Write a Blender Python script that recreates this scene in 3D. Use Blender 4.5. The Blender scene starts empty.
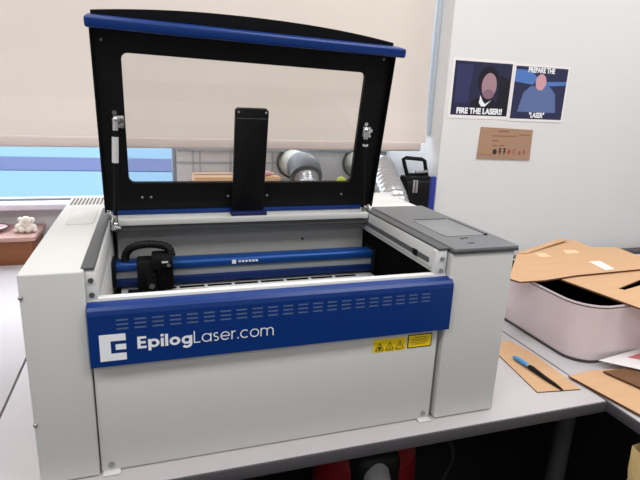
import bpy, bmesh, math, random
from mathutils import Vector, Matrix
random.seed(7)
C = bpy.context.scene.collection
DZ = 0.74            # desk top height above the floor; shapes below are written relative to the desk top
PI = math.pi

# ------------------------------------------------------------------ materials
def lin(c):
    out = []
    for v in c:
        v /= 255.0
        out.append(v/12.92 if v <= .04045 else ((v+.055)/1.055)**2.4)
    return (*out, 1)
def mat(name, rgb, rough=.5, metal=0.0, spec=.5, noise=None, bump=None, emit=None, coat=0):
    m = bpy.data.materials.new(name); m.use_nodes = True
    nt = m.node_tree; b = nt.nodes['Principled BSDF']
    b.inputs['Base Color'].default_value = lin(rgb)
    b.inputs['Roughness'].default_value = rough
    b.inputs['Metallic'].default_value = metal
    b.inputs['Specular IOR Level'].default_value = spec
    b.inputs['Coat Weight'].default_value = coat
    tc = nt.nodes.new('ShaderNodeTexCoord')
    if noise:
        scale, rgb2, stretch = noise
        mp = nt.nodes.new('ShaderNodeMapping'); mp.inputs['Scale'].default_value = stretch
        n = nt.nodes.new('ShaderNodeTexNoise'); n.inputs['Scale'].default_value = scale; n.inputs['Detail'].default_value = 4
        mx = nt.nodes.new('ShaderNodeMix'); mx.data_type = 'RGBA'
        mx.inputs['A'].default_value = lin(rgb); mx.inputs['B'].default_value = lin(rgb2)
        nt.links.new(tc.outputs['Object'], mp.inputs['Vector']); nt.links.new(mp.outputs['Vector'], n.inputs['Vector'])
        nt.links.new(n.outputs['Fac'], mx.inputs['Factor']); nt.links.new(mx.outputs['Result'], b.inputs['Base Color'])
    if bump:
        scale, strength = bump
        n2 = nt.nodes.new('ShaderNodeTexNoise'); n2.inputs['Scale'].default_value = scale
        bp = nt.nodes.new('ShaderNodeBump'); bp.inputs['Strength'].default_value = strength; bp.inputs['Distance'].default_value = .004
        nt.links.new(tc.outputs['Object'], n2.inputs['Vector']); nt.links.new(n2.outputs['Fac'], bp.inputs['Height'])
        nt.links.new(bp.outputs['Normal'], b.inputs['Normal'])
    return m
def glass_mat(name, tint, refl=.06):
    m = bpy.data.materials.new(name); m.use_nodes = True
    nt = m.node_tree; nt.nodes.remove(nt.nodes['Principled BSDF'])
    out = nt.nodes['Material Output']
    t = nt.nodes.new('ShaderNodeBsdfTransparent'); t.inputs['Color'].default_value = (*tint, 1)
    g = nt.nodes.new('ShaderNodeBsdfGlossy'); g.inputs['Roughness'].default_value = .03
    mx = nt.nodes.new('ShaderNodeMixShader'); mx.inputs['Fac'].default_value = refl
    nt.links.new(t.outputs[0], mx.inputs[1]); nt.links.new(g.outputs[0], mx.inputs[2]); nt.links.new(mx.outputs[0], out.inputs['Surface'])
    return m

M = dict(
 wall=mat('wall_paint', (223,223,223), .8, noise=(3,(219,219,219),(1,1,1))),
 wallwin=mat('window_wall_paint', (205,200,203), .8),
 ceil=mat('ceiling_paint', (235,233,230), .9),
 floor=mat('dark_carpet', (38,37,38), .95, noise=(60,(26,26,28),(1,1,1))),
 white=mat('white_powder_coat', (220,220,219), .42, bump=(900,.05)),
 body=mat('grey_white_powder_coat', (205,205,203), .45, bump=(900,.05)),
 inner=mat('inside_steel_paint', (168,168,166), .5),
 blue=mat('blue_gloss_paint', (2,47,116), .34, spec=.35, coat=0),
 navy=mat('dark_blue_paint', (10,24,80), .4),
 slot=mat('vent_slot_reflection', (96,112,146), .6),  # grey-blue stands in for the grey reflected inside the slots
 beam=mat('blue_anodised_beam', (16,72,146), .35, metal=.3),
 navy2=mat('dark_blue_anodised', (10,40,100), .4, metal=.3),
 belt=mat('grey_belt', (150,155,158), .5),
 black=mat('black_frame_paint', (5,5,6), .55, spec=.22),
 blackp=mat('black_plastic', (9,9,10), .55, spec=.25),
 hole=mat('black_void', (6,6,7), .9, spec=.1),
 dgrey=mat('dark_grey_strip', (78,79,81), .5),
 lidgrey=mat('grey_lid_plastic', (108,109,112), .45),
 lidpanel=mat('lighter_grey_panel', (130,132,134), .35),
 lidedge=mat('dark_lid_edge', (62,63,66), .45),
 chrome=mat('chrome', (215,215,215), .22, metal=1),
 screw=mat('screw_steel', (165,165,168), .35, metal=.8),
 sleeve=mat('light_grey_sleeve', (205,205,205), .4),
 whiteink=mat('white_print', (240,242,246), .5),
 yellow=mat('yellow_label', (246,214,22), .45),
 ink=mat('black_print', (25,22,14), .6),
 inkolive=mat('small_label_print', (150,128,20), .6),
 acrylic=glass_mat('clear_acrylic', (.93,.93,.92), .035),
 glass=glass_mat('window_glass', (.95,.97,1.0), .03),
 desk=mat('desk_laminate', (192,187,189), .42, noise=(7,(186,181,184),(1,1,1))),
 desk2=mat('blue_grey_desk_laminate', (188,186,188), .3, noise=(5,(180,178,182),(1,1,1))),
 deskedge=mat('grey_edge_band', (76,74,78), .55),
 legm=mat('grey_leg_paint', (44,44,46), .5),
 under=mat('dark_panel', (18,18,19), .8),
 blind=mat('blind_fabric', (224,215,208), .9, noise=(1.6,(214,204,194),(1,1,1))),
 blindbar=mat('blind_bar', (206,192,186), .6),
 track=mat('side_track', (186,196,206), .4),
 sill=mat('sill_paint', (226,216,228), .5),
 frame=mat('window_frame_grey', (150,155,162), .5),
 board=mat('blanking_board', (226,223,224), .7),
 seam=mat('board_seam', (192,190,193), .7),
 foil=mat('aluminium_foil_duct', (186,187,190), .3, metal=.85, bump=(45,.4)),
 collar=mat('grey_duct_collar', (104,104,107), .55),
 pvc=mat('cream_vent_pipe', (196,194,180), .5),
 ring=mat('dark_vent_ring', (95,96,98), .6),
 card=mat('cardboard', (204,166,128), .85, noise=(5,(192,152,116),(1,8,1))),
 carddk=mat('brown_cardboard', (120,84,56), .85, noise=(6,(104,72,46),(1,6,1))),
 cardedge=mat('cardboard_cut_edge', (96,60,34), .9),
 tape=mat('white_tape', (246,236,226), .35),
 bin=mat('pinkish_white_plastic', (219,205,209), .38),
 rim=mat('bin_rim_dark_line', (70,60,64), .5),
 tornp=mat('torn_cardboard_liner', (222,192,156), .8),
 paper=mat('white_paper', (234,230,231), .7),
 pinkink=mat('faded_red_print', (196,110,112), .7),
 wood=mat('honey_wood_top', (194,154,144), .5, noise=(4,(178,136,124),(1,10,1))),
 woodf=mat('brown_wood_front', (138,84,46), .5, noise=(5,(112,62,32),(1,1,9))),
 ivory=mat('ivory_print', (232,222,208), .5),
 dish=mat('pale_pink_ceramic', (232,206,206), .4),
 dishrim=mat('dark_purple_rim', (70,40,60), .4),
 bluecard=mat('blue_board', (34,48,140), .5),
 knifeblue=mat('light_blue_plastic', (70,150,215), .35),
 red=mat('red_gloss_plastic', (112,8,20), .4),
 hose=mat('grey_hose_plastic', (150,150,152), .4),
 bag=mat('crumpled_tan_paper', (240,212,156), .85, noise=(14,(222,184,116),(1,1,1)), bump=(40,.6)),
 green=mat('yellow_green_felt', (190,205,70), .8),
 pink=mat('pink_foam', (226,170,176), .8),
 indigo=mat('poster_indigo', (36,37,68), .4), indigo2=mat('poster_dark', (22,21,32), .4), indigo3=mat('poster_mid_indigo', (48,50,92), .4),
 skin=mat('poster_rose', (164,132,142), .4), skin2=mat('poster_mauve', (134,106,118), .4),
 pblue=mat('poster_grey_blue', (92,112,160), .4), pblue2=mat('poster_dark_blue', (40,44,78), .4), pcyan=mat('poster_sky_blue', (80,120,190), .4),
 ppink=mat('poster_pale_pink', (206,158,168), .4),
 plaque=mat('brown_board', (172,138,112), .75, noise=(4,(162,128,104),(1,1,1))),
 plaqueink=mat('faded_brown_print', (140,106,82), .8), plaquered=mat('dull_red_print', (156,84,72), .8), plaqueblk=mat('dark_print', (52,34,30), .8),
 pave=mat('pale_paving', (74,109,130), .9, noise=(.6,(70,105,127),(1,1,1))),
 road=mat('blue_grey_road', (34,50,96), .9, noise=(.5,(30,45,88),(1,1,1))),
 far=mat('distant_dark_hedge', (36,40,66), .9),
)

# ------------------------------------------------------------------ mesh builder
class MB:
    def __init__(s): s.bm = bmesh.new(); s.xf = None
    def _merge(s, b, mi):
        for f in b.faces: f.material_index = mi
        me = bpy.data.meshes.new('tmp'); b.to_mesh(me); b.free()
        s.bm.from_mesh(me); bpy.data.meshes.remove(me)
    def box(s, x0, x1, y0, y1, z0, z1, bev=0.0, mi=0, seg=2, m=None):
        b = bmesh.new(); bmesh.ops.create_cube(b, size=1)
        for v in b.verts:
            v.co = Vector(((x0+x1)/2+v.co.x*(x1-x0), (y0+y1)/2+v.co.y*(y1-y0), (z0+z1)/2+v.co.z*(z1-z0)))
        if bev: bmesh.ops.bevel(b, geom=b.edges[:], offset=bev, segments=seg, affect='EDGES', profile=.5)
        if m is not None: bmesh.ops.transform(b, matrix=m, verts=b.verts)
        s._merge(b, mi); return s
    def tube(s, path, r, n=12, mi=0, caps=True):
        pts = [Vector(p) for p in path]; rr = r if isinstance(r, (list, tuple)) else [r]*len(pts)
        b = bmesh.new(); rings = []; ref = None
        for i, p in enumerate(pts):
            t = (pts[min(i+1, len(pts)-1)]-pts[max(i-1, 0)]).normalized()
            if ref is None: ref = t.orthogonal().normalized()
            ref = (ref-t*ref.dot(t)).normalized(); bi = t.cross(ref)
            rings.append([b.verts.new(p+(ref*math.cos(a)+bi*math.sin(a))*rr[i]) for a in [2*PI*k/n for k in range(n)]])
        for i in range(len(rings)-1):
            for k in range(n): b.faces.new((rings[i][k], rings[i][(k+1) % n], rings[i+1][(k+1) % n], rings[i+1][k]))
        if caps: b.faces.new(rings[0][::-1]); b.faces.new(rings[-1])
        bmesh.ops.recalc_face_normals(b, faces=b.faces); s._merge(b, mi); return s
    def cyl(s, p0, p1, r, n=20, mi=0): return s.tube([p0, p1], r, n, mi)
    def prism(s, poly, d, mi=0, bev=0):
        """closed outline of 3-D points swept by vector d"""
        b = bmesh.new(); v = [b.verts.new(Vector(p)) for p in poly]; f = b.faces.new(v)
        e = bmesh.ops.extrude_face_region(b, geom=[f]); bmesh.ops.translate(b, vec=Vector(d), verts=[x for x in e['geom'] if isinstance(x, bmesh.types.BMVert)])
        bmesh.ops.recalc_face_normals(b, faces=b.faces)
        if bev: bmesh.ops.bevel(b, geom=b.edges[:], offset=bev, segments=2, affect='EDGES', profile=.5)
        s._merge(b, mi); return s
    def holed(s, outer, inner, d, mi=0):
        b = bmesh.new(); es = []
        for lp in [outer]+inner:
            v = [b.verts.new(Vector(p)) for p in lp]
            es += [b.edges.new((v[i], v[(i+1) % len(v)])) for i in range(len(v))]
        fs = [g for g in bmesh.ops.triangle_fill(b, edges=es, use_beauty=True)['geom'] if isinstance(g, bmesh.types.BMFace)]
        e = bmesh.ops.extrude_face_region(b, geom=fs); bmesh.ops.translate(b, vec=Vector(d), verts=[x for x in e['geom'] if isinstance(x, bmesh.types.BMVert)])
        bmesh.ops.recalc_face_normals(b, faces=b.faces); s._merge(b, mi); return s
    def ball(s, c, r, mi=0, sub=3, jit=0):
        b = bmesh.new(); bmesh.ops.create_icosphere(b, subdivisions=sub, radius=1)
        r = r if isinstance(r, (list, tuple)) else (r, r, r)
        for v in b.verts:
            k = 1+random.uniform(-jit, jit); v.co = Vector((c[0]+v.co.x*r[0]*k, c[1]+v.co.y*r[1]*k, c[2]+v.co.z*r[2]*k))
        s._merge(b, mi); return s
    def quad(s, pts, mi=0):
        b = bmesh.new(); b.faces.new([b.verts.new(Vector(p)) for p in pts]); s._merge(b, mi); return s
    def build(s, name, mats, parent=None, loc=None, smooth=35, xf=None, flat=False):
        if xf is not None: bmesh.ops.transform(s.bm, matrix=xf, verts=s.bm.verts)
        base = Vector(parent['_o']) if parent is not None else Vector(loc if loc else (0, 0, 0))
        bmesh.ops.translate(s.bm, vec=-base, verts=s.bm.verts)
        me = bpy.data.meshes.new(name); s.bm.to_mesh(me); s.bm.free()
        for k in (mats if isinstance(mats, (list, tuple)) else [mats]): me.materials.append(M[k])
        if smooth and not flat:
            for p in me.polygons: p.use_smooth = True
            me.set_sharp_from_angle(angle=math.radians(smooth))
        o = bpy.data.objects.new(name, me); C.objects.link(o)
        if parent is not None: o.parent = parent
        else: o.location = base+Vector((0, 0, DZ))
        o['_o'] = tuple(base); return o
def thing(name, loc, label, cat, group=None):
    o = bpy.data.objects.new(name, None); C.objects.link(o); o.empty_display_size = .05
    o.location = Vector(loc)+Vector((0, 0, DZ)); o['_o'] = tuple(loc); tag(o, label, cat, group); return o
def tag(o, label, cat, group=None):
    o['label'] = label; o['category'] = cat
    if group: o['group'] = group
    return o
def struct(o): o['kind'] = 'structure'; return o
def rrect(u0, u1, v0, v1, r, n=6):
    pts = []
    for cx, cy, a0 in ((u1-r, v0+r, -90), (u1-r, v1-r, 0), (u0+r, v1-r, 90), (u0+r, v0+r, 180)):
        for k in range(n+1):
            a = math.radians(a0+90*k/n); pts.append((cx+r*math.cos(a), cy+r*math.sin(a)))
    return pts
def spline(pts, n=8):
    P = [Vector(p) for p in pts]; P = [P[0]*2-P[1]]+P+[P[-1]*2-P[-2]]; out = []
    for i in range(1, len(P)-2):
        for k in range(n):
            t = k/n; a, b, c, d = P[i-1:i+3]
            out.append(.5*((2*b)+(c-a)*t+(2*a-5*b+4*c-d)*t*t+(3*b-a-3*c+d)*t**3))
    out.append(P[-2]); return out

# ------------------------------------------------------------------ room shell
YP = 1.06      # wall with the posters
YW = 1.60      # window wall
XR = 1.385     # corner of the alcove
def wallbox(name, m, *a):
    b = MB(); b.box(*a); return struct(b.build(name, m))
wallbox('floor', 'floor', -2.2, 4.2, -3.2, 1.8, -.80, -.74)
wallbox('ceiling', 'ceil', -2.2, 4.2, -3.2, 1.8, 1.96, 2.02)
wallbox('wall_right', 'wall', XR, 4.2, YP, 1.8, -.74, 1.96)          # faces the camera; its left end is the alcove's return
wallbox('wall_end', 'wall', 4.1, 4.2, -3.2, YP, -.74, 1.96)
wallbox('wall_left', 'wall', -2.2, -2.1, -3.2, 1.8, -.74, 1.96)
wallbox('wall_back', 'wall', -2.1, 4.1, -3.2, -3.1, -.74, 1.96)
ww = MB(); ww.box(-2.1, XR, YW, YW+.12, -.74, .183); ww.box(-2.1, XR, YW, YW+.12, 1.5, 1.96); ww.box(-2.1, -1.8, YW, YW+.12, .20, 1.5)
struct(ww.build('wall_window', 'wallwin'))
win = bpy.data.objects.new('window_1', None); C.objects.link(win); win.location = (-.74, YW, DZ+.20); win['_o'] = (-.74, YW, .20); struct(win)
b = MB(); b.box(-1.8, .315, YW+.05, YW+.056, .2165, 1.5); b.build('pane', 'glass', win)
b = MB(); b.box(.33, 1.36, YW+.05, YW+.056, .478, 1.5); b.build('pane', 'glass', win)  # unseen glazing behind the blind, added to let sky light into the alcove
b = MB(); b.box(.312, .33, YW+.02, YW+.09, .23, 1.5, .002); b.box(-1.8, -1.76, YW+.02, YW+.09, .23, 1.5, .002)
b.box(-1.8, XR, YW+.02, YW+.09, 1.46, 1.5, .002); b.box(1.36, XR, YW+.02, YW+.09, .478, 1.46, .002); b.box(-1.8, .33, YW+.03, YW+.08, .208, .2175, .001); b.build('frame', 'frame', win)
b = MB(); b.box(-1.9, .36, YW-.06, YW+.1, .184, .209, .004); b.build('sill', 'sill', win)
b = MB(); b.box(.33, XR, YW+.01, YW+.06, .20, .478)
b.box(.33, XR, YW-.015, YW+.01, .436, .452, .002, 2)
for x in (.40, .432, .575, .602, .70, .78): b.box(x, x+.009, YW+.004, YW+.0105, .20, .455, 0, 1)
b.box(.33, .80, YW+.004, YW+.0103, .375, .385, 0, 1); b.box(1.32, 1.332, YW-.0, YW+.0105, .20, .455, 0, 1)
b.build('blanking_panel', ['board', 'seam', 'frame'], win)

# outdoors, seen through the strip of glass
b = MB(); b.box(-40, 30, 1.75, 60, -1.1, -1.0); struct(b.build('outdoor_ground', 'pave'))
b = MB(); rot = Matrix.Rotation(math.radians(-5.5), 4, 'Z')
b.box(-40, 40, 11.1, 13.5, -1.0, -.985, m=rot); struct(b.build('outdoor_road', 'road'))
b = MB()
for i in range(40): b.ball((-22+i*1.1+random.uniform(-.3, .3), 25+random.uniform(-.5, .5)+.06*i, -.3), (1.0, .9, 1.1+random.uniform(0, .5)), sub=2, jit=.08)
tag(b.build('hedge', 'far', loc=(0, 25, -1)), 'distant dark bluish hedge beyond the road outside the window', 'hedge')

# ------------------------------------------------------------------ roller blind
bl = thing('roller_blind', (-.3, 1.15, .49), 'beige roller blind pulled most of the way down over the window', 'blind')
prof = [(1.17, 1.80), (1.17, .95), (1.168, .80), (1.160, .66), (1.150, .58), (1.146, .525)]
pts = [(y, z) for y, z in prof]
b = MB()
for i in range(len(pts)-1):
    (ya, za), (yb, zb) = pts[i], pts[i+1]
    b.prism([(-2.05, ya, za), (-2.05, yb, zb), (-2.05, yb+.004, zb), (-2.05, ya+.004, za)], (2.05+1.362, 0, 0))
bmesh.ops.remove_doubles(b.bm, verts=b.bm.verts, dist=1e-5)
b.build('fabric', 'blind', bl)
b = MB(); b.box(-2.05, 1.338, 1.140, 1.162, .490, .530, .008, seg=3); b.build('bottom_bar', 'blindbar', bl)
b = MB(); b.cyl((-2.05, 1.19, 1.83), (1.36, 1.19, 1.83), .03); b.build('roller', 'frame', bl)
b = MB(); b.box(1.368, 1.3848, 1.15, 1.19, .56, 1.9595, .002); tag(b.build('side_track', 'track', loc=(1.37, 1.17, .56)), 'pale blue-grey upright blind track in the window corner', 'track')

# ------------------------------------------------------------------ desks
dk = thing('desk', (.57, .5, -.74), 'light grey laminate desk carrying the laser engraver', 'desk')
b = MB(); b.box(-.119, 1.258, -.039, 1.52, -.028, 0, .003); 
b.build('desktop', 'desk', dk)
b = MB(); b.box(-.119, 1.258, -.043, -.0385, -.029, -.0015, .0015); b.build('edge_band', 'deskedge', dk)
for x, y in ((1.205, .02), (-.07, .03), (1.205, .98), (-.07, .98)):
    b = MB(); b.tube([(x+.02, y+.02, -.74), (x+.02, y+.02, -.028)], .024, 16); b.build('leg', 'legm', dk)
b = MB(); b.box(-.02, 1.19, .93, .95, -.72, -.03); b.build('added_shade_panel', 'under', dk)  # near-black panel added to keep the space under the desk dark
dl = thing('desk', (-.9, .5, -.74), 'light grey desk at the left edge, butted against the engraver desk', 'desk')
b = MB(); b.box(-1.7, -.1235, -.039, 1.50, -.028, 0, .003); b.build('desktop', 'desk', dl)
b = MB(); b.box(-1.7, -.1235, -.043, -.0385, -.029, -.0015, .0015); b.build('edge_band', 'deskedge', dl)
for x, y in ((-1.65, .03), (-.17, .03), (-1.65, 1.0), (-.17, 1.0)):
    b = MB(); b.tube([(x, y, -.74), (x, y, -.028)], .024, 16); b.build('leg', 'legm', dl)
b = MB(); b.box(-1.65, -.2, 1.02, 1.04, -.72, -.03); b.build('added_shade_panel', 'under', dl)  # same added dark panel under the left desk
dr = thing('desk', (2.0, .0, -.74), 'side desk along the right, under the storage bin and cardboard', 'desk')
b = MB(); b.box(1.2625, 3.6, -1.2, 1.0, -.028, 0, .003); b.build('desktop', 'desk2', dr)
b = MB(); b.box(1.2585, 1.263, -1.2, 1.0, -.029, -.0015, .0015); b.build('edge_band', 'deskedge', dr)
for x, y in ((1.36, .9), (3.5, .9), (3.5, -1.1), (2.6, -1.1)):
    b = MB(); b.tube([(x, y, -.74), (x, y, -.028)], .024, 16); b.build('leg', 'legm', dr)
b = MB(); b.box(1.32, 3.5, .93, .95, -.72, -.03); b.build('added_shade_panel', 'under', dr)  # same added dark panel under the side desk
b = MB(); b.box(1.45, 4.05, 1.005, 1.055, -.02, .016, .004); struct(b.build('trough_shade_strip', 'deskedge'))  # dark grey strip stands for the cable trough and the shadow in it

b = MB(); b.box(1.2595, 1.3845, 1.003, 1.54, -.028, 0, .002); struct(b.build('trim_2', 'desk'))

# ------------------------------------------------------------------ laser engraver
en = thing('laser_engraver', (.476, .33, 0), 'white and blue desktop laser engraver with its black framed lid raised', 'laser engraver')
W = .952
# side housings
b = MB(); b.box(0, .098, 0, .535, .002, .40, .004, seg=3)
sh = b.build('side_housing', 'body', en)
b = MB(); pts2 = rrect(.026, .084, .335, .505, .01); b.prism([(x, y, .4001) for x, y in pts2], (0, 0, .0015), bev=.0006); b.build('raised_pad', 'body', sh)
for z in (.125, .36):
    b = MB(); b.ball((.003, -.0005, z), (.004, .003, .004), sub=2); b.build('screw', 'screw', sh)
b = MB(); b.box(.7975, W, 0, .43, .002, .391, .004, seg=3); sr = b.build('side_housing', 'body', en)
# rear housing with slanted vents
b = MB(); b.box(0, W, .537, .665, .002, .40, .004, seg=3); b.box(.098, W, .432, .54, .36, .3995, .002); b.box(.794, W, .432, .54, .002, .365)
rh = b.build('rear_housing', 'white', en)
b = MB()
for i in range(10):
    x = .010+i*.0089; b.box(x, x+.0040, .556, .648, .4002, .4008)
b.build('vent_slots', 'ring', rh)
# front posts + inner walls
b = MB()
b.box(.098, .116, .0145, .026, .339, .396, .001); b.box(.0985, .1165, .026, .535, .339, .392, .001); b.box(.0985, .1165, .042, .535, .004, .339, .001)
b.build('inner_frame', 'white', en)
b = MB(); b.box(.766, .7935, .0145, .026, .345, .396, .001); b.build('front_post', 'white', en)
b = MB(); b.box(.0925, .114, .012, .50, .3965, .402, .0015); b.build('top_strip', 'dgrey', en)
b = MB(); b.box(.771, .7965, .012, .40, .3965, .4015, .0015); b.build('top_strip', 'dgrey', en)
for x in (.107, .782):
    for z in (.378, .352):
        b = MB(); b.cyl((x, .0145, z), (x, .011, z), .0045, 14); b.build('screw', 'dgrey' if x < .5 else 'screw', en)
# right inner rail with a groove, over a dark pocket
b = MB(); b.box(.770, .794, .026, .43, .345, .3965, .001)
rl = b.build('side_rail', 'white', en)
b = MB(); b.box(.7685, .7705, .045, .41, .361, .372); b.build('groove', 'ring', rl)
b = MB(); b.box(.7660, .7700, .095, .115, .360, .374, .001); b.build('catch', 'blackp', rl)
b = MB(); b.box(.7690, .7705, .028, .428, .3525, .354); b.build('lower_lip', 'inner', rl)
b = MB(); b.box(.779, .793, .042, .43, .02, .344); b.box(.66, .779, .415, .43, .02, .16); b.build('pocket_wall', 'hole', en)
# back wall of the bed, ledge and gasket
b = MB(); b.box(.127, .779, .430, .442, .02, .36); bw = b.build('back_wall', 'inner', en)
b = MB(); b.cyl((.60, .4305, .318), (.60, .428, .318), .004, 12); b.build('screw', 'dgrey', bw)
b = MB(); b.box(.119, .768, .372, .437, .384, .3985, .002); b.build('rear_ledge', 'body', en)
b = MB(); b.box(.119, .768, .380, .431, .368, .3835, .002); b.build('gasket', 'dgrey', en)
b = MB(); b.box(.127, .779, .042, .43, .02, .05); b.build('bed_floor', 'hole', en)
# work table with ruler slots
b = MB(); b.box(.125, .765, .04, .30, .221, .229, .001)
for k in range(23): b.box(.125, .765, .045+k*.011, .047+k*.011, .229, .2305)
wt = b.build('work_table', 'hole', en)
b = MB(); b.box(.135, .770, .296, .412, .222, .240, .001); b.build('ruler', 'body', wt)
b = MB()
for k in range(8): b.box(.20+k*.066, .258+k*.066, .318, .330, .2401, .2407)
b.build('ruler_slot', 'hole', wt)
b = MB(); b.box(.14, .33, .300, .308, .2402, .2407); b.build('carriage_shade_strip', 'hole', wt)  # flat dark strip painted as the carriage's shade on the ruler
b = MB(); b.box(.135, .765, .03, .040, .205, .232, .001); b.build('front_guide', 'body', wt)
# gantry
b = MB(); b.box(.117, .775, .330, .376, .283, .305, .007, seg=3); gb = b.build('gantry_beam', 'beam', en)
b = MB(); b.box(.117, .775, .338, .370, .266, .2825); b.build('belt', 'belt', gb)
b = MB(); b.box(.117, .775, .330, .372, .2465, .2658, .003); b.build('lower_rail', 'navy2', gb)
b = MB(); b.box(.1175, .125, .32, .378, .25, .312, .002); b.build('end_block', 'blackp', gb)
b = MB(); b.box(.768, .776, .32, .378, .245, .310, .002); b.build('end_block', 'blackp', gb)
b = MB(); b.box(.392, .402, .3293, .3297, .290, .300); 
for k in range(6): b.box(.408+k*.0085, .414+k*.0085, .3293, .3297, .293, .298)
b.build('beam_mark', 'whiteink', gb)
ca = MB(); ca.box(.172, .212, .300, .345, .243, .318, .004); ca.box(.205, .250, .285, .335, .298, .332, .004); ca.box(.214, .252, .300, .3295, .245, .305, .003)
ca.cyl((.203, .295, .290), (.203, .295, .228), .012, 16); ca.box(.15, .232, .303, .318, .2408, .2455, .001)
for k in range(5): ca.box(.2205+k*.0065, .2235+k*.0065, .2945, .3005, .248, .298)
ca.box(.225, .247, .281, .286, .304, .326, .002)
car = ca.build('carriage', 'blackp', en)
b = MB(); b.cyl((.203, .2835, .262), (.203, .2815, .262), .006, 14); b.build('nozzle_ring', 'screw', car)
b = MB(); b.box(.226, .240, .2795, .2812, .317, .321); b.build('head_strip', 'sleeve', car)
b = MB(); b.cyl((.241, .2815, .311), (.241, .279, .311), .004, 12); b.build('knob', 'screw', car)
pth = spline([(.146, .35, .303), (.148, .345, .322), (.162, .338, .340), (.192, .33, .349), (.222, .325, .348), (.243, .315, .342), (.250, .31, .322)], 7)
b = MB(); b.tube(pth, [.0085+(.0014 if i % 2 else 0) for i in range(len(pth))], 10); b.build('cable_chain', 'blackp', en)
# front panels
b = MB(); b.box(.098, .797, .030, .036, .004, .325, .001); b.build('channel_back', 'inner', en)
b = MB(); b.box(.1005, .787, .008, .020, .003, .226, .0015); fp = b.build('front_panel', 'body', en)
for xa, xb in ((.103, .134), (.757, .785)):
    b = MB(); b.box(xa, xb, -.005, .009, .0008, .0045, .0012); b.build('foot_flange', 'white', en)
b = MB(); b.box(.098, .797, .014, .030, .325, .345, .002); b.build('front_sill', 'white', en)
for x in (.118, .771):
    b = MB(); b.cyl((x, .008, .016), (x, .0045, .016), .0055, 14); b.build('screw', 'screw', fp)
# blue fascia with real slots
xs0 = [.1435+.0293*i for i in range(21)]
zs0 = [.2945, .3025, .3105]
xs = sorted({.099, .802} | {round(x, 5) for a in xs0 for x in (a, a+.0195)}); zs = sorted({.227, .322} | {round(z, 5) for a in zs0 for z in (a, a+.0034)})
bm = bmesh.new(); yF = -.010
gv = {(i, j): bm.verts.new((x, yF, z)) for i, x in enumerate(xs) for j, z in enumerate(zs)}
slots = []
for i in range(len(xs)-1):
    for j in range(len(zs)-1):
        f = bm.faces.new((gv[i, j], gv[i+1, j], gv[i+1, j+1], gv[i, j+1]))
        if any(abs(xs[i]-a) < 1e-4 for a in xs0) and any(abs(zs[j]-a) < 1e-4 for a in zs0): slots.append(f)
for f in slots:
    r_ = bmesh.ops.extrude_face_region(bm, geom=[f]); bmesh.ops.translate(bm, vec=(0, .0009, 0), verts=[v for v in r_['geom'] if isinstance(v, bmesh.types.BMVert)])
    for g in r_['geom']:
        if isinstance(g, bmesh.types.BMFace): g.material_index = 1
    if f.is_valid: bm.faces.remove(f)
mb = MB(); mb.bm.free(); mb.bm = bm
sec = [(-.010, .322), (-.0085, .330), (-.004, .3355), (.004, .3385), (.013, .3395), (.013, .227), (-.010, .227)]
for i in range(len(sec)-1):
    (ya, za), (yb, zb) = sec[i], sec[i+1]; mb.quad([(.099, ya, za), (.802, ya, za), (.802, yb, zb), (.099, yb, zb)])
for x in (.099, .802): mb.quad([(x, y, z) for y, z in sec])
fa = mb.build('fascia', ['blue', 'slot'], en, smooth=40)
# printed logo: block mark and lettering drawn as strokes on the fascia
yl = -.0104
def flat_box(mb, x0, x1, z0, z1, mi=0): mb.box(x0, x1, yl, yl+.0003, z0, z1, 0, mi)
b = MB(); x0, z0, w, h = .1150, .2375, .0425, .0495
flat_box(b, x0, x0+.42*w, z0, z0+h); flat_box(b, x0+.42*w, x0+w, z0+.74*h, z0+h); flat_box(b, x0+.42*w, x0+w, z0, z0+.27*h); flat_box(b, x0+.60*w, x0+w, z0+.40*h, z0+.61*h)
b.build('block_mark', 'whiteink', fa)
def stroke(mb, pts, wd, ox, oz, sc, closed=False, sx=1.0):
    mb.k = getattr(mb, 'k', 0)+1; yk = yl-.00004*mb.k
    P = [Vector((p[0], p[1])) for p in pts]; n = len(P); L, R = [], []
    for i in range(n):
        a = P[i-1] if (i or closed) else P[i]; c = P[(i+1) % n] if (i < n-1 or closed) else P[i]
        t = (c-a).normalized(); nn = Vector((-t.y, t.x)); L.append(P[i]+nn*wd/2); R.append(P[i]-nn*wd/2)
    for i in range(n if closed else n-1):
        j = (i+1) % n
        mb.quad([(ox+q.x*sc*sx, yk, oz+q.y*sc) for q in (R[i], R[j], L[j], L[i])])
def arc(cx, cy, r, a0, a1, n=20): return [(cx+r*math.cos(math.radians(a0+(a1-a0)*k/n)), cy+r*math.sin(math.radians(a0+(a1-a0)*k/n))) for k in range(n+1)]
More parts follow.
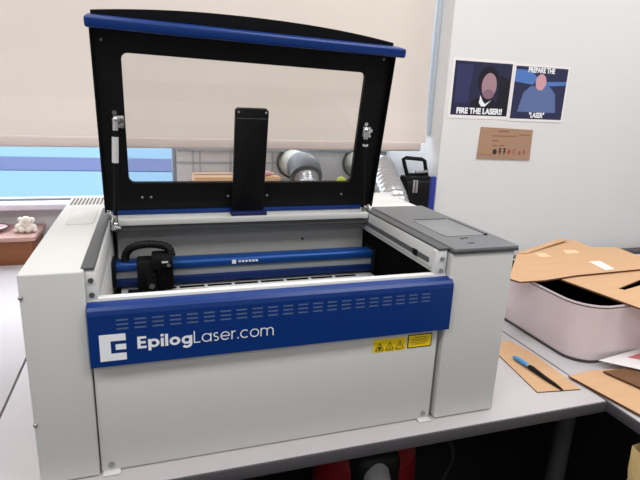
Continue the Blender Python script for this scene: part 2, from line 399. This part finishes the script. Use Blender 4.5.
def letters(text, wd, ox, oz, sc, gap, sx=1.0):
    mb = MB(); X = .72; r = X/2-wd/2; h = wd/2
    for ch in text:
        S = lambda pts, closed=False: stroke(mb, pts, wd, ox, oz, sc, closed, sx)
        circ = lambda cx: S(arc(cx, X/2, r, 0, 360, 28)[:-1], True)
        if ch == 'E':
            S([(h, 0), (h, 1)]); S([(0, 1-h), (.58, 1-h)]); S([(0, .5), (.54, .5)]); S([(0, h), (.58, h)]); a = .60
        elif ch == 'L': S([(h, 0), (h, 1)]); S([(0, h), (.48, h)]); a = .48
        elif ch == 'p': circ(X/2+.02); S([(h, -.24), (h, X)]); a = X+.02
        elif ch == 'i': S([(h, 0), (h, X)]); S([(h, .84), (h, .84+max(wd, .12))]); a = wd
        elif ch == 'l': S([(h, 0), (h, 1.02)]); a = wd
        elif ch == 'o': circ(X/2); a = X
        elif ch == 'g': circ(X/2); S([(X-h, X), (X-h, .02)]+arc(X/2, .02, r, 0, -150, 14)); a = X
        elif ch == 'a': circ(X/2); S([(X-h, 0), (X-h, X)]); a = X
        elif ch == 's':
            q = (X-wd)/4; S(arc(.24, X-h-q, q, 40, 270, 16)[:-1]+arc(.24, h+q, q, 90, -140, 16)); a = .46
        elif ch == 'e': S(arc(X/2, X/2, r, 0, 318, 26)); S([(h, X/2), (X-h*.6, X/2)]); a = X
        elif ch == 'c': S(arc(X/2, X/2, r, 48, 312, 22)); a = X*.9
        elif ch == 'r': S([(h, 0), (h, X)]); S(arc(h+.24, X-h-.24, .24, 180, 80, 10)); a = .36
        elif ch == '.': S([(h, 0), (h, max(wd, .13))]); a = wd+.02
        elif ch == 'm':
            S([(h, 0), (h, X)]); q = .24
            for k in range(2): S([*arc(h+q+k*2*q, X-h-q, q, 180, 0, 14), (h+2*q+k*2*q, 0)])
            a = 4*q+wd
        ox += (a+gap)*sc*sx
    return mb, ox
mb, xe = letters('Epilog', .20, .1760, .2555, .0228, .085, 1.13); mb.build('bold_lettering', 'whiteink', fa, smooth=0)
mb, xe = letters('Laser.com', .085, xe+.0005, .2555, .0236, .105, 1.02); mb.build('light_lettering', 'whiteink', fa, smooth=0)
# warning labels
yl2 = .0079
LB = Matrix(((.979, 0, 0, .0044), (0, 1, 0, 0), (0, 0, .98, .0095), (0, 0, 0, 1)))
b = MB(); b.box(.645, .7225, yl2-.0004, yl2, .1755, .2055, 0, 0)
for k, x in enumerate((.660, .684, .708)):
    zb = .1795
    b.prism([(x-.0105, yl2-.0005, zb), (x+.0105, yl2-.0005, zb), (x, yl2-.0005, zb+.019)], (0, -.0003, 0), 1)
    b.prism([(x-.0078, yl2-.0009, zb+.0015), (x+.0078, yl2-.0009, zb+.0015), (x, yl2-.0009, zb+.0155)], (0, -.0002, 0), 0)
    if k == 0:
        for a in range(6):
            an = a*PI/6; dx, dz = .0042*math.cos(an), .0042*math.sin(an); n_ = Vector((-dz, 0, dx)).normalized()*.0006; c_ = Vector((x, yl2-.0013, zb+.0062))
            b.quad([c_+Vector((dx, 0, dz))+n_, c_-Vector((dx, 0, dz))+n_, c_-Vector((dx, 0, dz))-n_, c_+Vector((dx, 0, dz))-n_], 1)
    elif k == 1: b.box(x-.003, x+.003, yl2-.0013, yl2-.0011, zb+.003, zb+.0045, 0, 1); b.box(x-.0008, x+.0008, yl2-.0013, yl2-.0011, zb+.0055, zb+.0115, 0, 1)
    else: b.prism([(x+.001, yl2-.0012, zb+.0125), (x-.0025, yl2-.0012, zb+.0065), (x, yl2-.0012, zb+.0068), (x-.001, yl2-.0012, zb+.0025), (x+.0028, yl2-.0012, zb+.008), (x+.0004, yl2-.0012, zb+.008)], (0, -.0001, 0), 1)
    b.box(x-.009, x+.009, yl2-.0007, yl2-.0004, .1768, .1780, 0, 2)
bmesh.ops.transform(b.bm, matrix=LB, verts=b.bm.verts); w1 = b.build('warning_label', ['yellow', 'ink', 'inkolive'], fp, smooth=0); w1['label'] = 'yellow label with three warning triangles'
b = MB(); b.box(.7265, .786, yl2-.0004, yl2, .1765, .2085, 0, 1); b.box(.7288, .7837, yl2-.0007, yl2-.0003, .1788, .2062, 0, 0)
b.box(.742, .772, yl2-.001, yl2-.0006, .2005, .2025, 0, 2)
for z, xa, xb in ((.1962, .733, .777), (.1925, .736, .774), (.1888, .733, .777), (.1851, .735, .770)):
    b.box(xa, xb, yl2-.001, yl2-.0006, z, z+.0015, 0, 2)
bmesh.ops.transform(b.bm, matrix=LB, verts=b.bm.verts); w2 = b.build('warning_label', ['yellow', 'ink', 'inkolive'], fp, smooth=0); w2['label'] = 'yellow label with a black border and small print'
# control cover on the right housing
b = MB(); b.box(.7965, .957, -.005, .422, .392, .4045, .003, 0, 3); cc = b.build('control_cover', 'lidgrey', en)
b = MB(); b.box(.796, .9575, -.0055, .4225, .3915, .4000, .003, 0, 3); b.build('cover_edge', 'lidedge', cc)
b = MB()
b.prism([(x, y, .4046) for x, y in rrect(.830, .935, .085, .245, .012)], (0, 0, .0012), 0, .0004); b.build('touch_panel', 'lidpanel', cc)
b = MB(); b.box(.838, .930, .2445, .2475, .4046, .4066, .0005); b.box(.9345, .9375, .09, .245, .4046, .4066, .0005); b.cyl((.936, .086, .4046), (.936, .086, .4075), .004, 12); b.build('panel_edge', 'blackp', cc)
for x0_, x1_, y0_, y1_ in ((.856, .863, .062, .068), (.868, .875, .064, .070), (.850, .866, .026, .030)):
    b = MB(); b.box(x0_, x1_, y0_, y1_, .4046, .4052); b.build('button_mark', 'blackp', cc)

# lid, leaning a little towards the viewer: local axes u (right), v (up the lid), w (towards the viewer)
th = math.radians(12)
u0, u1 = .105, .790
LX = Matrix(((1, 0, 0, 0), (0, -math.sin(th), -math.cos(th), .42), (0, math.cos(th), -math.sin(th), .40), (0, 0, 0, 1)))
def rack(mb):
    # the raised lid racks a little on its hinges: its left side stands higher
    for v in mb.bm.verts: v.co.y += .0150*max(0, v.co.y)/.42*(u1-v.co.x)/(u1-u0)
    return mb
def uvw(pts, w=0): return [(u, v, w) for u, v in pts]
u0, u1 = .105, .790
b = MB(); b.holed(uvw([(u0, .012), (u1, .012), (u1, .43), (u0, .43)], -.012), [uvw(rrect(.162, .723, .079, .363, .014), -.012)], (0, 0, .012))
b.box(u0, u0+.003, .012, .43, 0, .014); b.box(u1-.003, u1, .012, .43, 0, .014)
arcp = [(u0+.004+(u1-u0-.008)*k/24, .428+.009+.020*(1-abs(2*k/24-1)**2.2)) for k in range(25)]
b.prism(uvw([(u0+.004, .415)]+[(u1-.004, .415)]+arcp[::-1], -.013), (0, 0, .009))
lid = rack(b).build('lid', 'black', en, xf=LX); lid['label'] = 'black framed clear lid standing open'
b = MB(); b.holed(uvw([(.152, .068), (.733, .068), (.733, .374), (.152, .374)], -.0155), [], (0, 0, .003)); rack(b).build('window_pane', 'acrylic', lid, xf=LX)
b = MB(); b.box(u0-.005, u1+.008, .410, .431, .001, .050, .005, seg=3); rack(b).build('front_lip', 'blue', lid, xf=LX)
b = MB(); b.box(u0+.012, u1-.012, .001, .0125, -.010, .003, .001); b.build('hinge_strip', 'blue', lid, xf=LX)
b = MB(); b.prism(uvw(rrect(.4045, .4835, -.004, .270, .008), .002), (0, 0, .016), bev=.002); cv = b.build('camera_cover', 'blackp', lid, xf=LX)
b = MB(); b.box(.398, .4885, .378, .412, .3988, .4085, .0015); b.build('blue_tab', 'navy', lid)
b = MB(); b.box(.4065, .4815, .247, .2485, .0179, .0187); b.build('cover_seam', 'dgrey', lid, xf=LX)
for u, v, w in ((.4115, .262, .018), (.4765, .262, .018), (.19, .045, 0), (.21, .045, 0), (.395, .045, 0), (.495, .045, 0), (.70, .045, 0), (.125, .398, 0), (.765, .398, 0)):
    b = MB(); b.ball((u, v, w), (.0032, .0032, .0022), sub=2); b.build('screw', 'screw', lid, xf=LX)
# gas struts with chrome brackets
def L3(u, v, w): return LX @ Vector((u, v, w))
for side, ut, vt, xb, yb in (('l', .142, .236, .130, .356), ('r', .739, .226, .754, .385)):
    top = L3(ut, vt, .014); bot = Vector((xb, yb, .392)); d = (bot-top)
    b = MB(); b.tube([top, top+d*.97], .0045, 12); gs = b.build('gas_strut', 'black', en)
    b = MB(); b.tube([top+d*.16, top+d*(.40 if side == 'l' else .18)], .0072, 14); b.build('sleeve', 'sleeve', gs)
    b = MB(); b.ball(top, .008, sub=2); b.tube([top, top+d*.10], .0062, 12); b.box(ut-.004, ut+.018, vt-.022, vt+.006, .001, .004, .001, m=LX); b.tube([L3(ut, vt+.014, .0), L3(ut, vt+.014, .012)], .005, 12)
    b.tube([L3(ut+.014, vt-.002, .003), L3(ut+.014, vt-.002, .014)], .005, 12); b.tube([L3(ut+.014, vt-.017, .003), L3(ut+.014, vt-.017, .010)], .004, 12); b.build('bracket', 'chrome', gs)
    b = MB(); b.ball(bot, .008, sub=2); b.box(xb-.010, xb+.012, yb-.008, yb+.012, .380, .388, .001); b.tube([bot-d.normalized()*.022, bot], .0058, 12); b.build('end_bracket', 'chrome', gs)
b = MB(); b.box(.108, .122, .405, .425, .397, .412, .002); b.build('hinge', 'chrome', en)
b = MB(); b.box(.767, .783, .405, .425, .397, .412, .002); b.build('hinge', 'chrome', en)

# ------------------------------------------------------------------ vents and ducts behind
def torus_ring(mb, c, R, r, mi=0):
    mb.tube([(c[0]+R*math.cos(a), c[1], c[2]+R*math.sin(a)) for a in [2*PI*k/32 for k in range(33)]], r, 8, mi, caps=False)
for x, z, lb1, lb2, pts in ((.882, .383, 'round cream exhaust pipe through the window board, nearer the window', 'silver foil duct dropping from the left exhaust pipe, seen through the lid', [(.873, 1.312, .352), (.868, 1.272, .318), (.860, 1.245, .26), (.856, 1.232, .18), (.854, 1.228, .0008)]),
                       (1.228, .383, 'round cream exhaust pipe through the window board, nearer the alcove corner', 'silver foil duct curving down beside the black case on the right', [(1.212, 1.275, .385), (1.195, 1.23, .405), (1.165, 1.15, .412), (1.132, 1.05, .388), (1.110, .90, .315), (1.10, .82, .20), (1.095, .80, .058)])):
    t = thing('exhaust_pipe', (x, YW, z), lb1, 'pipe')
    ell_ = [(x, 1.43, z), (x, 1.39, z), (x-.003, 1.345, z-.010), (x-.008, 1.315, z-.030)] if x < 1 else [(x, 1.42, z), (x, 1.37, z), (x-.006, 1.32, z+.004), (x-.016, 1.28, z-.006)]
    b = MB(); b.tube([(x, YW+.008, z), (x, 1.41, z)], .066, 28); b.build('pipe', 'pvc', t)
    b = MB(); torus_ring(b, (x, YW+.002, z), .072, .006); b.build('flange', 'ring', t)
    b = MB(); b.tube(spline(ell_, 5), .071, 28); b.build('clamp_collar', 'collar', t)
    p = spline(pts, 14); rr = [.0525*(1+.05*(i % 2)) for i in range(len(p))]
    b = MB(); b.tube(p, rr, 26); tag(b.build('foil_duct', 'foil', loc=pts[-1], smooth=9), lb2, 'duct')
# cardboard box behind the engraver
t = thing('cardboard_box', (.68, 1.28, 0), 'wide brown cardboard box standing behind the engraver under the window', 'box')
b = MB(); b.box(.378, .728, 1.205, 1.34, 0, .372, .002); b.build('body', 'card', t)
b = MB(); b.box(.379, .727, 1.26, 1.295, .3722, .3728); b.build('tape', 'carddk', t)
t = thing('cardboard_box', (.965, 1.27, 0), 'narrow pale cardboard box between the two exhaust ducts', 'box')
b = MB(); b.box(.94, 1.04, 1.22, 1.33, 0, .320, .002); b.build('body', 'paper', t)
b = MB(); b.box(.965, .975, 1.2205, 1.3295, .3202, .3206); b.build('tape', 'tape', t)
b = MB(); b.ball((1.015, 1.245, .343), .023); tag(b.build('ball', 'green', loc=(1.015, 1.245, .32)), 'small yellow-green ball on the narrow pale box', 'ball')
b = MB(); b.box(.665, .695, 1.225, 1.25, .373, .390, .007, seg=3); tag(b.build('sponge', 'pink', loc=(.67, 1.24, .373)), 'small pink sponge on the brown cardboard box', 'sponge')
# black carry case with handle
t = thing('carry_case', (1.31, 1.12, 0), 'black upright carry case with a square handle and silver latch', 'case')
b = MB(); b.box(1.252, 1.374, 1.075, 1.165, 0, .372, .012, seg=3); b.box(1.250, 1.376, 1.09, 1.15, .355, .388, .008); b.build('body', 'blackp', t)
hp = [(1.272, 1.12, .385), (1.252, 1.12, .440), (1.246, 1.12, .458), (1.258, 1.12, .464), (1.335, 1.12, .458), (1.350, 1.12, .450), (1.366, 1.12, .385)]
b = MB(); b.tube(hp, .0085, 10); b.box(1.265, 1.36, 1.112, 1.128, .385, .398, .003); b.build('handle', 'black', t)
b = MB(); b.box(1.276, 1.300, 1.069, 1.076, .32, .375, .003); b.build('latch', 'chrome', t)
b = MB(); b.cyl((1.30, 1.10, .404), (1.36, 1.10, .409), .006, 10); b.build('latch_bar', 'chrome', t)
b = MB(); b.box(1.315, 1.337, .985, 1.0, 0, .402, .003); tag(b.build('board', 'bluecard', loc=(1.326, .99, 0)), 'narrow dark blue board standing in front of the black case', 'board')

# ------------------------------------------------------------------ left: wooden bench, figurine, dish
t = thing('wooden_box', (-.8, 1.45, 0), 'low wooden box on the left desk under the window sill', 'box')
b = MB(); b.box(-1.5, -.236, 1.345, 1.585, .098, .116, .003); b.build('top_board', 'wood', t)
b = MB(); b.box(-1.48, -.250, 1.355, 1.58, 0, .098, .002); b.build('front_board', 'woodf', t)
f = MB(); fx, fy, fz = -.282, 1.44, .116
for dx, dy, dz, r in ((0, 0, .034, .026), (.004, -.012, .050, .018), (-.024, -.012, .022, .016), (.026, -.012, .020, .016), (-.012, -.026, .014, .013), (.012, -.026, .013, .013), (.022, 0, .048, .012), (-.02, .005, .05, .011), (-.034, -.018, .010, .010), (.034, -.018, .010, .010), (0, .02, .018, .018)):
    f.ball((fx+dx, fy+dy, fz+dz), r, sub=2, jit=.05)
tag(f.build('figurine', 'ivory', loc=(fx, fy, fz), smooth=60), 'small lumpy ivory figurine on the wooden box', 'figurine')
t = thing('dish', (-.425, 1.47, .116), 'pale pink shallow dish with dark rim on the wooden box, cut by the photo edge', 'dish')
b = MB(); b.tube([(-.425, 1.47, .116), (-.425, 1.47, .121), (-.425, 1.47, .131)], [.04, .055, .070], 28); b.build('bowl', 'dish', t)
b = MB(); b.tube([(-.425+.0705*math.cos(a), 1.47+.0705*math.sin(a), .1315) for a in [2*PI*k/32 for k in range(33)]], .0022, 8, caps=False); b.build('rim', 'dishrim', t)

# ------------------------------------------------------------------ right: bin, cardboard, paper, knife
t = thing('storage_bin', (1.6, .36, 0), 'pinkish white plastic storage bin with rounded corners and dark inside', 'bin')
def loft(mb, loops, mi=0, cap0=False):
    b = bmesh.new(); R = [[b.verts.new(Vector(p)) for p in lp] for lp in loops]; n = len(R[0])
    for i in range(len(R)-1):
        for k in range(n): b.faces.new((R[i][k], R[i][(k+1) % n], R[i+1][(k+1) % n], R[i+1][k]))
    if cap0: b.faces.new(R[0][::-1])
    mb._merge(b, mi)
def lp(g, z, r=.075):
    return [(x, y, z) for x, y in rrect(1.318-g*.5, 1.93+g, .120-g*.5, .530+g, r+g, 8)]
b = MB(); loft(b, [lp(-.014, .004), lp(-.004, .006), lp(0, .016), lp(.007, .09), lp(.014, .169), lp(.017, .175), lp(.014, .178), lp(.007, .176)], 0, True); tb = b.build('shell', 'bin', t, smooth=50)
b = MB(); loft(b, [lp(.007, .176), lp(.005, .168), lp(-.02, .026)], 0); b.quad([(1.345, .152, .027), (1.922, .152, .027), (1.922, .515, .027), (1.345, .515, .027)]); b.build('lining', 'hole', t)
b = MB(); loft(b, [lp(-.012, .0005), lp(-.004, .0005), lp(.0015, .006), lp(.0005, .010)], 0); b.build('base_shadow_line', 'rim', t)  # dark seam line that also paints the shadow under the bin
b = MB(); loft(b, [lp(.0145, .1685), lp(.0168, .1705), lp(.0175, .172)], 0); b.build('rim_line', 'rim', t)
hb = MB(); hb.tube([(1.66, .131, .06), (1.66, .122, .075), (1.66, .122, .085), (1.72, .122, .085), (1.72, .131, .06)], .004, 8); hb.build('handle', 'rim', t)
def sheet(name, outline, th_, z, tilt, m_, label, cat, loc, hole=None):
    """flat cardboard sheet; tilt gives (dz/dx, dz/dy) about loc"""
    def P(p): return (p[0], p[1], z+tilt[0]*(p[0]-loc[0])+tilt[1]*(p[1]-loc[1]))
    b = MB(); b.holed([P(p) for p in outline], [[P(p) for p in hole]] if hole else [], (0, 0, th_))
    o = b.build(name, m_, loc=loc, smooth=20)
    bmesh_faces = o.data.polygons
    for p in bmesh_faces:
        if abs(p.normal.z) < .5: p.material_index = 1
    if label: tag(o, label, cat)
    return o
sheet('cardboard_sheet', [(1.400, .325), (1.444, .069), (1.53, -.02), (1.96, .0), (1.99, .34), (1.768, .352)], .005, .1795, (0, .0), ['carddk' if False else 'card', 'cardedge'],
      'cardboard sheet with a hand slot, over the front of the bin', 'cardboard', (1.65, .2, .1795), [(1.516, .206), (1.525, .192), (1.70, .236), (1.72, .262), (1.66, .256)])
A = sheet('cardboard_sheet', [(1.438, .565), (1.245, .355), (1.228, .33), (1.240, .302), (1.328, .299), (1.468, .318), (1.737, .326), (1.862, .331), (1.879, .448), (1.893, .567), (1.793, .582), (1.807, .681), (1.731, .679)], .005, .1865, (0, 0), ['card', 'cardedge'],
          'large flattened cardboard sheet with white tape, on top of the bin', 'cardboard', (1.65, .42, .1865))
A['_o'] = (1.65, .42, .1865)
b = MB(); b.prism([(1.625, .428, .1918), (1.672, .426, .1918), (1.648, .343, .1918), (1.606, .340, .1918)], (0, 0, .0005)); b.build('tape', 'tape', A)
b = MB(); b.prism([(1.502, .552, .1918), (1.544, .547, .1918), (1.533, .500, .1918), (1.488, .507, .1918)], (0, 0, .0005)); b.build('torn_patch', 'tornp', A)
b = MB(); b.prism([(1.639, .566, .1918), (1.695, .558, .1918), (1.678, .522, .1918), (1.614, .521, .1918)], (0, 0, .0005)); b.build('torn_patch', 'tornp', A)
b = MB(); b.prism([(1.436, .560, .192), (1.462, .548, .192), (1.750, .660, .200), (1.728, .678, .200)], (0, 0, .003)); b.build('flap', 'card', A)
# stack at the front corner
sheet('cardboard_sheet', [(1.243, .072), (1.330, .080), (1.62, .03), (1.66, -.30), (1.40, -.28), (1.275, -.118)], .005, .004, (0, 0), ['card', 'cardedge'],
      'brown cardboard sheet poking over the desk corner below the bin', 'cardboard', (1.45, -.05, .004))
sheet('cardboard_sheet', [(1.345, .058), (1.60, .035), (1.64, -.25), (1.375, -.045)], .004, .012, (.03, .0), ['carddk', 'cardedge'],  # brown fold, its dark colour also painting the shade under the lifted paper
      'brown cardboard piece darkened for the shadow gap under the white printed paper', 'cardboard', (1.345, .0, .012))
pp = thing('printed_paper', (1.5, .07, .02), 'white paper with faded red print lying in front of the bin', 'paper')
b = MB(); b.holed([(1.37, .10, .022), (1.62, .128, .03), (1.72, .03, .034), (1.45, .01, .026)], [], (0, 0, .0012)); b.build('sheet', 'paper', pp)
b = MB(); b.prism([(1.46, .088, .0266), (1.60, .108, .0312), (1.66, .06, .0328), (1.50, .05, .0285)], (0, 0, .0004)); b.build('print', 'pinkink', pp)
sheet('cardboard_sheet', [(1.150, .300), (1.232, .300), (1.246, .2), (1.232, .017), (1.110, .033)], .0025, .0005, (0, 0), ['card', 'cardedge'],
      'small cardboard offcut on the desk under the craft knife', 'cardboard', (1.18, .15, .0005))
kn = thing('craft_knife', (1.170, .11, .003), 'blue and black craft knife lying on the small cardboard offcut', 'knife')
b = MB(); b.tube([(1.1655, .196, .0095), (1.167, .18, .0105), (1.169, .15, .0105), (1.170, .140, .0095)], [.004, .0065, .0068, .006], 12); b.build('cap', 'knifeblue', kn)
b = MB(); b.tube([(1.170, .142, .0095), (1.1705, .128, .0105), (1.172, .08, .0085), (1.1755, .045, .007), (1.1775, .022, .0055)], [.005, .0068, .0055, .0048, .0022], 12); b.build('grip', 'blackp', kn)
b = MB(); b.ball((1.1697, .14, .011), (.007, .004, .006), sub=2); b.build('ring', 'screw', kn)

# ------------------------------------------------------------------ below the desk
t = thing('canister', (.74, .26, -.74), 'red and black canister under the desk front', 'canister')
b = MB(); b.tube([(.755, .26, -.74), (.755, .26, -.70), (.755, .26, -.30), (.755, .26, -.235), (.755, .26, -.20)], [.13, .145, .145, .14, .11], 36); b.build('drum', 'red', t)
b = MB(); b.box(.668, .792, .10, .30, -.34, -.165, .03, seg=3); b.build('head', 'blackp', t)
b = MB(); b.tube(spline([(.725, .14, -.205), (.715, .09, -.225), (.712, .065, -.27), (.716, .055, -.36)], 6), .034, 18); b.build('nozzle', 'hose', t)
b = MB(); b.tube(spline([(.93, .2, -.16), (.98, .18, -.23), (1.02, .22, -.32), (.97, .2, -.42), (1.03, .2, -.55), (1.06, .22, -.738)], 8), .006, 8)
tag(b.build('cable', 'under', loc=(1.06, .22, -.738)), 'dark cable hanging under the desk beside the red canister', 'cable')
b = MB()
p = []; n = 26
for zi in range(15):
    z = -.74+zi*.0485; k = 1-.02*abs(zi-7); row = []
    for i in range(n):
        a = 2*PI*i/n; sq = 1/max(abs(math.cos(a)), abs(math.sin(a)))**.65
        row.append((1.345+(.125*k+random.uniform(-.010, .010))*math.cos(a)*sq, -.215+(.105*k+random.uniform(-.010, .010))*math.sin(a)*sq, z+random.uniform(-.006, .006)*(zi > 0)))
    p.append(row)
loft(b, p, 0, True); tag(b.build('paper_bag', 'bag', loc=(1.345, -.19, -.74), smooth=25), 'crumpled tan paper bag standing under the corner of the side desk', 'bag')

# ------------------------------------------------------------------ posters and plaque on the right wall
def caption(body, size, bold, x, z, y, parent, name, m_, sx=1.0):
    cu = bpy.data.curves.new('t', 'FONT'); cu.body = body; cu.size = size; cu.offset = bold; cu.align_x = 'CENTER'; cu.align_y = 'CENTER'; cu.extrude = .0002
    to = bpy.data.objects.new('t', cu); C.objects.link(to); dg = bpy.context.evaluated_depsgraph_get(); dg.update()
    me = bpy.data.meshes.new_from_object(to.evaluated_get(dg)); bpy.data.objects.remove(to); bpy.data.curves.remove(cu)
    mb = MB(); mb.bm.from_mesh(me); bpy.data.meshes.remove(me)
    for f in mb.bm.faces: f.material_index = 0
    mb.build(name, m_, parent, smooth=0, xf=Matrix.Translation((x, y, z)) @ Matrix.Rotation(PI/2, 4, 'X') @ Matrix.Diagonal((sx, 1, 1, 1)))
def ell(cx, cz, rx, rz, y, a0=0, a1=360, n=28): return [(cx+rx*math.cos(math.radians(a0+(a1-a0)*k/n)), y, cz+rz*math.sin(math.radians(a0+(a1-a0)*k/n))) for k in range(n)]
yP = YP-.0006
p1 = thing('poster', (1.555, YP, .757), 'dark indigo poster with a portrait, captioned FIRE THE LASER', 'poster', )
b = MB(); b.box(1.402, 1.702, yP-.0008, yP, .638, .880, 0); b.build('sheet', 'paper', p1)
b = MB(); y = yP-.0010
X0, X1, Z0, Z1 = 1.414, 1.694, .652, .868
b.box(X0, X1, y, y+.0002, Z0, Z1, 0, 0)
b.prism([(1.428, y, .70), (1.49, y, .70), (1.505, y, .855), (1.425, y, .855)], (0, -.0001, 0), 2)
b.prism([(1.63, y, Z0), (X1, y, Z0), (X1, y, .80), (1.64, y, .82)], (0, -.0001, 0), 1)
b.prism([(1.49, y-.0001, Z0), (1.66, y-.0001, Z0), (1.64, y-.0001, .70), (1.60, y-.0001, .73), (1.55, y-.0001, .73), (1.51, y-.0001, .71)], (0, -.0001, 0), 1)
b.prism(ell(1.583, .795, .052, .058, y-.0003), (0, -.0001, 0), 1)
b.prism(ell(1.588, .775, .037, .052, y-.0005), (0, -.0001, 0), 3)
b.prism(ell(1.588, .741, .027, .020, y-.0007), (0, -.0001, 0), 4)
b.prism([(1.550, y-.0008, .735), (1.564, y-.0008, .712), (1.577, y-.0008, .700), (1.606, y-.0008, .717), (1.578, y-.0008, .690), (1.558, y-.0008, .690), (1.546, y-.0008, .705)], (0, -.0001, 0), 5)
b.build('picture', ['indigo', 'indigo2', 'indigo3', 'skin', 'skin2', 'whiteink'], p1, smooth=0)
caption('FIRE THE LASER!!', .032, .0016, 1.554, .669, y-.0012, p1, 'caption', 'whiteink', .95)
p2 = thing('poster', (1.85, YP, .75), 'grey-blue poster with a plain figure, captioned PREPARE THE LASER', 'poster')
b = MB(); b.box(1.697+.006, 1.998, yP-.0016, yP-.0008, .634, .874, 0); b.build('sheet', 'paper', p2)
b = MB(); y = yP-.0018; X0, X1, Z0, Z1 = 1.712, 1.988, .645, .864
b.box(X0, X1, y, y+.0002, Z0, Z1, 0, 0)
b.prism([(X0, y, .80), (1.81, y, .79), (1.83, y, .82), (1.79, y, .85), (X0, y, .85)], (0, -.0001, 0), 2)
b.prism([(1.87, y, .785), (X1, y, .795), (X1, y, .81), (1.87, y, .805)], (0, -.0001, 0), 2)
b.prism([(1.745, y-.0002, .675), (1.95, y-.0002, .675), (1.935, y-.0002, .755), (1.90, y-.0002, .785), (1.80, y-.0002, .785), (1.765, y-.0002, .755)], (0, -.0001, 0), 1)
b.prism(ell(1.850, .802, .028, .034, y-.0004), (0, -.0001, 0), 3)
b.build('picture', ['pblue2', 'pblue', 'pcyan', 'ppink'], p2, smooth=0)
caption('PREPARE THE', .030, .0012, 1.845, .850, y-.0012, p2, 'caption', 'whiteink', .78)
caption('"LASER"', .030, .0012, 1.850, .661, y-.0012, p2, 'caption', 'whiteink', .8)
p3 = thing('plaque', (1.705, YP, .535), 'brown board with small faded print and symbols, under the posters', 'sign')
b = MB(); b.prism([(1.568, yP-.004, .470), (1.847, yP-.004, .464), (1.843, yP-.004, .598), (1.572, yP-.004, .605)], (0, .0046, 0)); b.build('board', 'plaque', p3)
b = MB(); y = yP-.0044
b.box(1.66, 1.72, y, y+.0003, .585, .593, 0, 0); b.box(1.635, 1.76, y, y+.0003, .566, .571, 0, 0); b.box(1.635, 1.67, y, y+.0003, .545, .551, 0, 0)
b.box(1.64, 1.665, y, y+.0003, .524, .530, 0, 0); b.box(1.675, 1.70, y, y+.0003, .524, .530, 0, 0); b.box(1.58, 1.64, y, y+.0003, .486, .489, 0, 0); b.box(1.77, 1.83, y, y+.0003, .573, .577, 0, 0)
b.prism(ell(1.655, .500, .011, .012, y), (0, .0003, 0), 1)
for k, x in enumerate((1.682, 1.705)):
    b.box(x-.0025, x+.0025, y, y+.0003, .488, .513, 0, 1); b.box(x-.008, x+.008, y, y+.0003, .498, .502, 0, 1); b.prism(ell(x, .512, .007, .004, y), (0, .0003, 0), 1)
b.prism(ell(1.730, .500, .010, .011, y), (0, .0003, 0), 2); b.box(1.752, 1.757, y, y+.0003, .489, .511, 0, 2); b.box(1.757, 1.766, y, y+.0003, .506, .511, 0, 2)
b.prism([(1.778, y, .489), (1.796, y, .489), (1.787, y, .509)], (0, .0003, 0), 2); b.box(1.805, 1.815, y, y+.0003, .490, .508, 0, 2)
b.build('print', ['plaqueink', 'plaqueblk', 'plaquered'], p3, smooth=0)

# ------------------------------------------------------------------ light
def area(name, loc, sx, sy, power, col):
    l = bpy.data.lights.new(name, 'AREA'); l.shape = 'RECTANGLE'; l.size = sx; l.size_y = sy; l.energy = power; l.color = col
    o = bpy.data.objects.new(name, l); C.objects.link(o); o.location = Vector(loc)+Vector((0, 0, DZ)); return o
for x, y, pw in ((-.6, -.9, 34), (1.4, -.9, 34), (-.6, .45, 17), (2.6, .2, 26), (1.0, .35, 20), (.4, -2.3, 26)):
    area('ceiling_lamp', (x, y, 1.93), 1.1, .5, pw, (1.0, .99, .98))
wd = bpy.data.worlds.new('World'); bpy.context.scene.world = wd; wd.use_nodes = True
bg = wd.node_tree.nodes['Background']; bg.inputs['Color'].default_value = (.94, .97, 1.0, 1); bg.inputs['Strength'].default_value = 7.5

for o in bpy.data.objects:
    if 'category' in o:
        k = o.name.split('.')[0]
        g = {'desk': 'desks', 'foil_duct': 'foil exhaust ducts', 'exhaust_pipe': 'exhaust pipes in the window board', 'poster': 'posters on the right wall',
             'cardboard_sheet': 'loose cardboard sheets on the desks', 'cardboard_box': 'boxes behind the engraver'}.get(k)
        if g: o['group'] = g

# ------------------------------------------------------------------ camera
f_px, pitch, roll, yaw = 515.0876, .2645, .0426, .3254
cl = Vector((.2091, -.8813, .6866+DZ))
fw = Vector((math.sin(yaw)*math.cos(pitch), math.cos(yaw)*math.cos(pitch), -math.sin(pitch)))
r0 = Vector((math.cos(yaw), -math.sin(yaw), 0)); up0 = r0.cross(fw)
r = r0*math.cos(roll)+up0*math.sin(roll); up = -r0*math.sin(roll)+up0*math.cos(roll)
cam = bpy.data.cameras.new('Camera'); cam.sensor_width = 36; cam.lens = f_px/640*36; cam.clip_start = .02; cam.clip_end = 200
co = bpy.data.objects.new('Camera', cam); C.objects.link(co)
co.matrix_world = Matrix(((r.x, up.x, -fw.x, cl.x), (r.y, up.y, -fw.y, cl.y), (r.z, up.z, -fw.z, cl.z), (0, 0, 0, 1)))
sc = bpy.context.scene; sc.camera = co
vs = sc.view_settings; sc.display_settings.display_device = 'sRGB'
vs.view_transform = 'Standard'; vs.look = 'None'; vs.gamma = 1; vs.use_curve_mapping = False; vs.exposure = -.68
for o in bpy.data.objects:
    if '_o' in o: del o['_o']
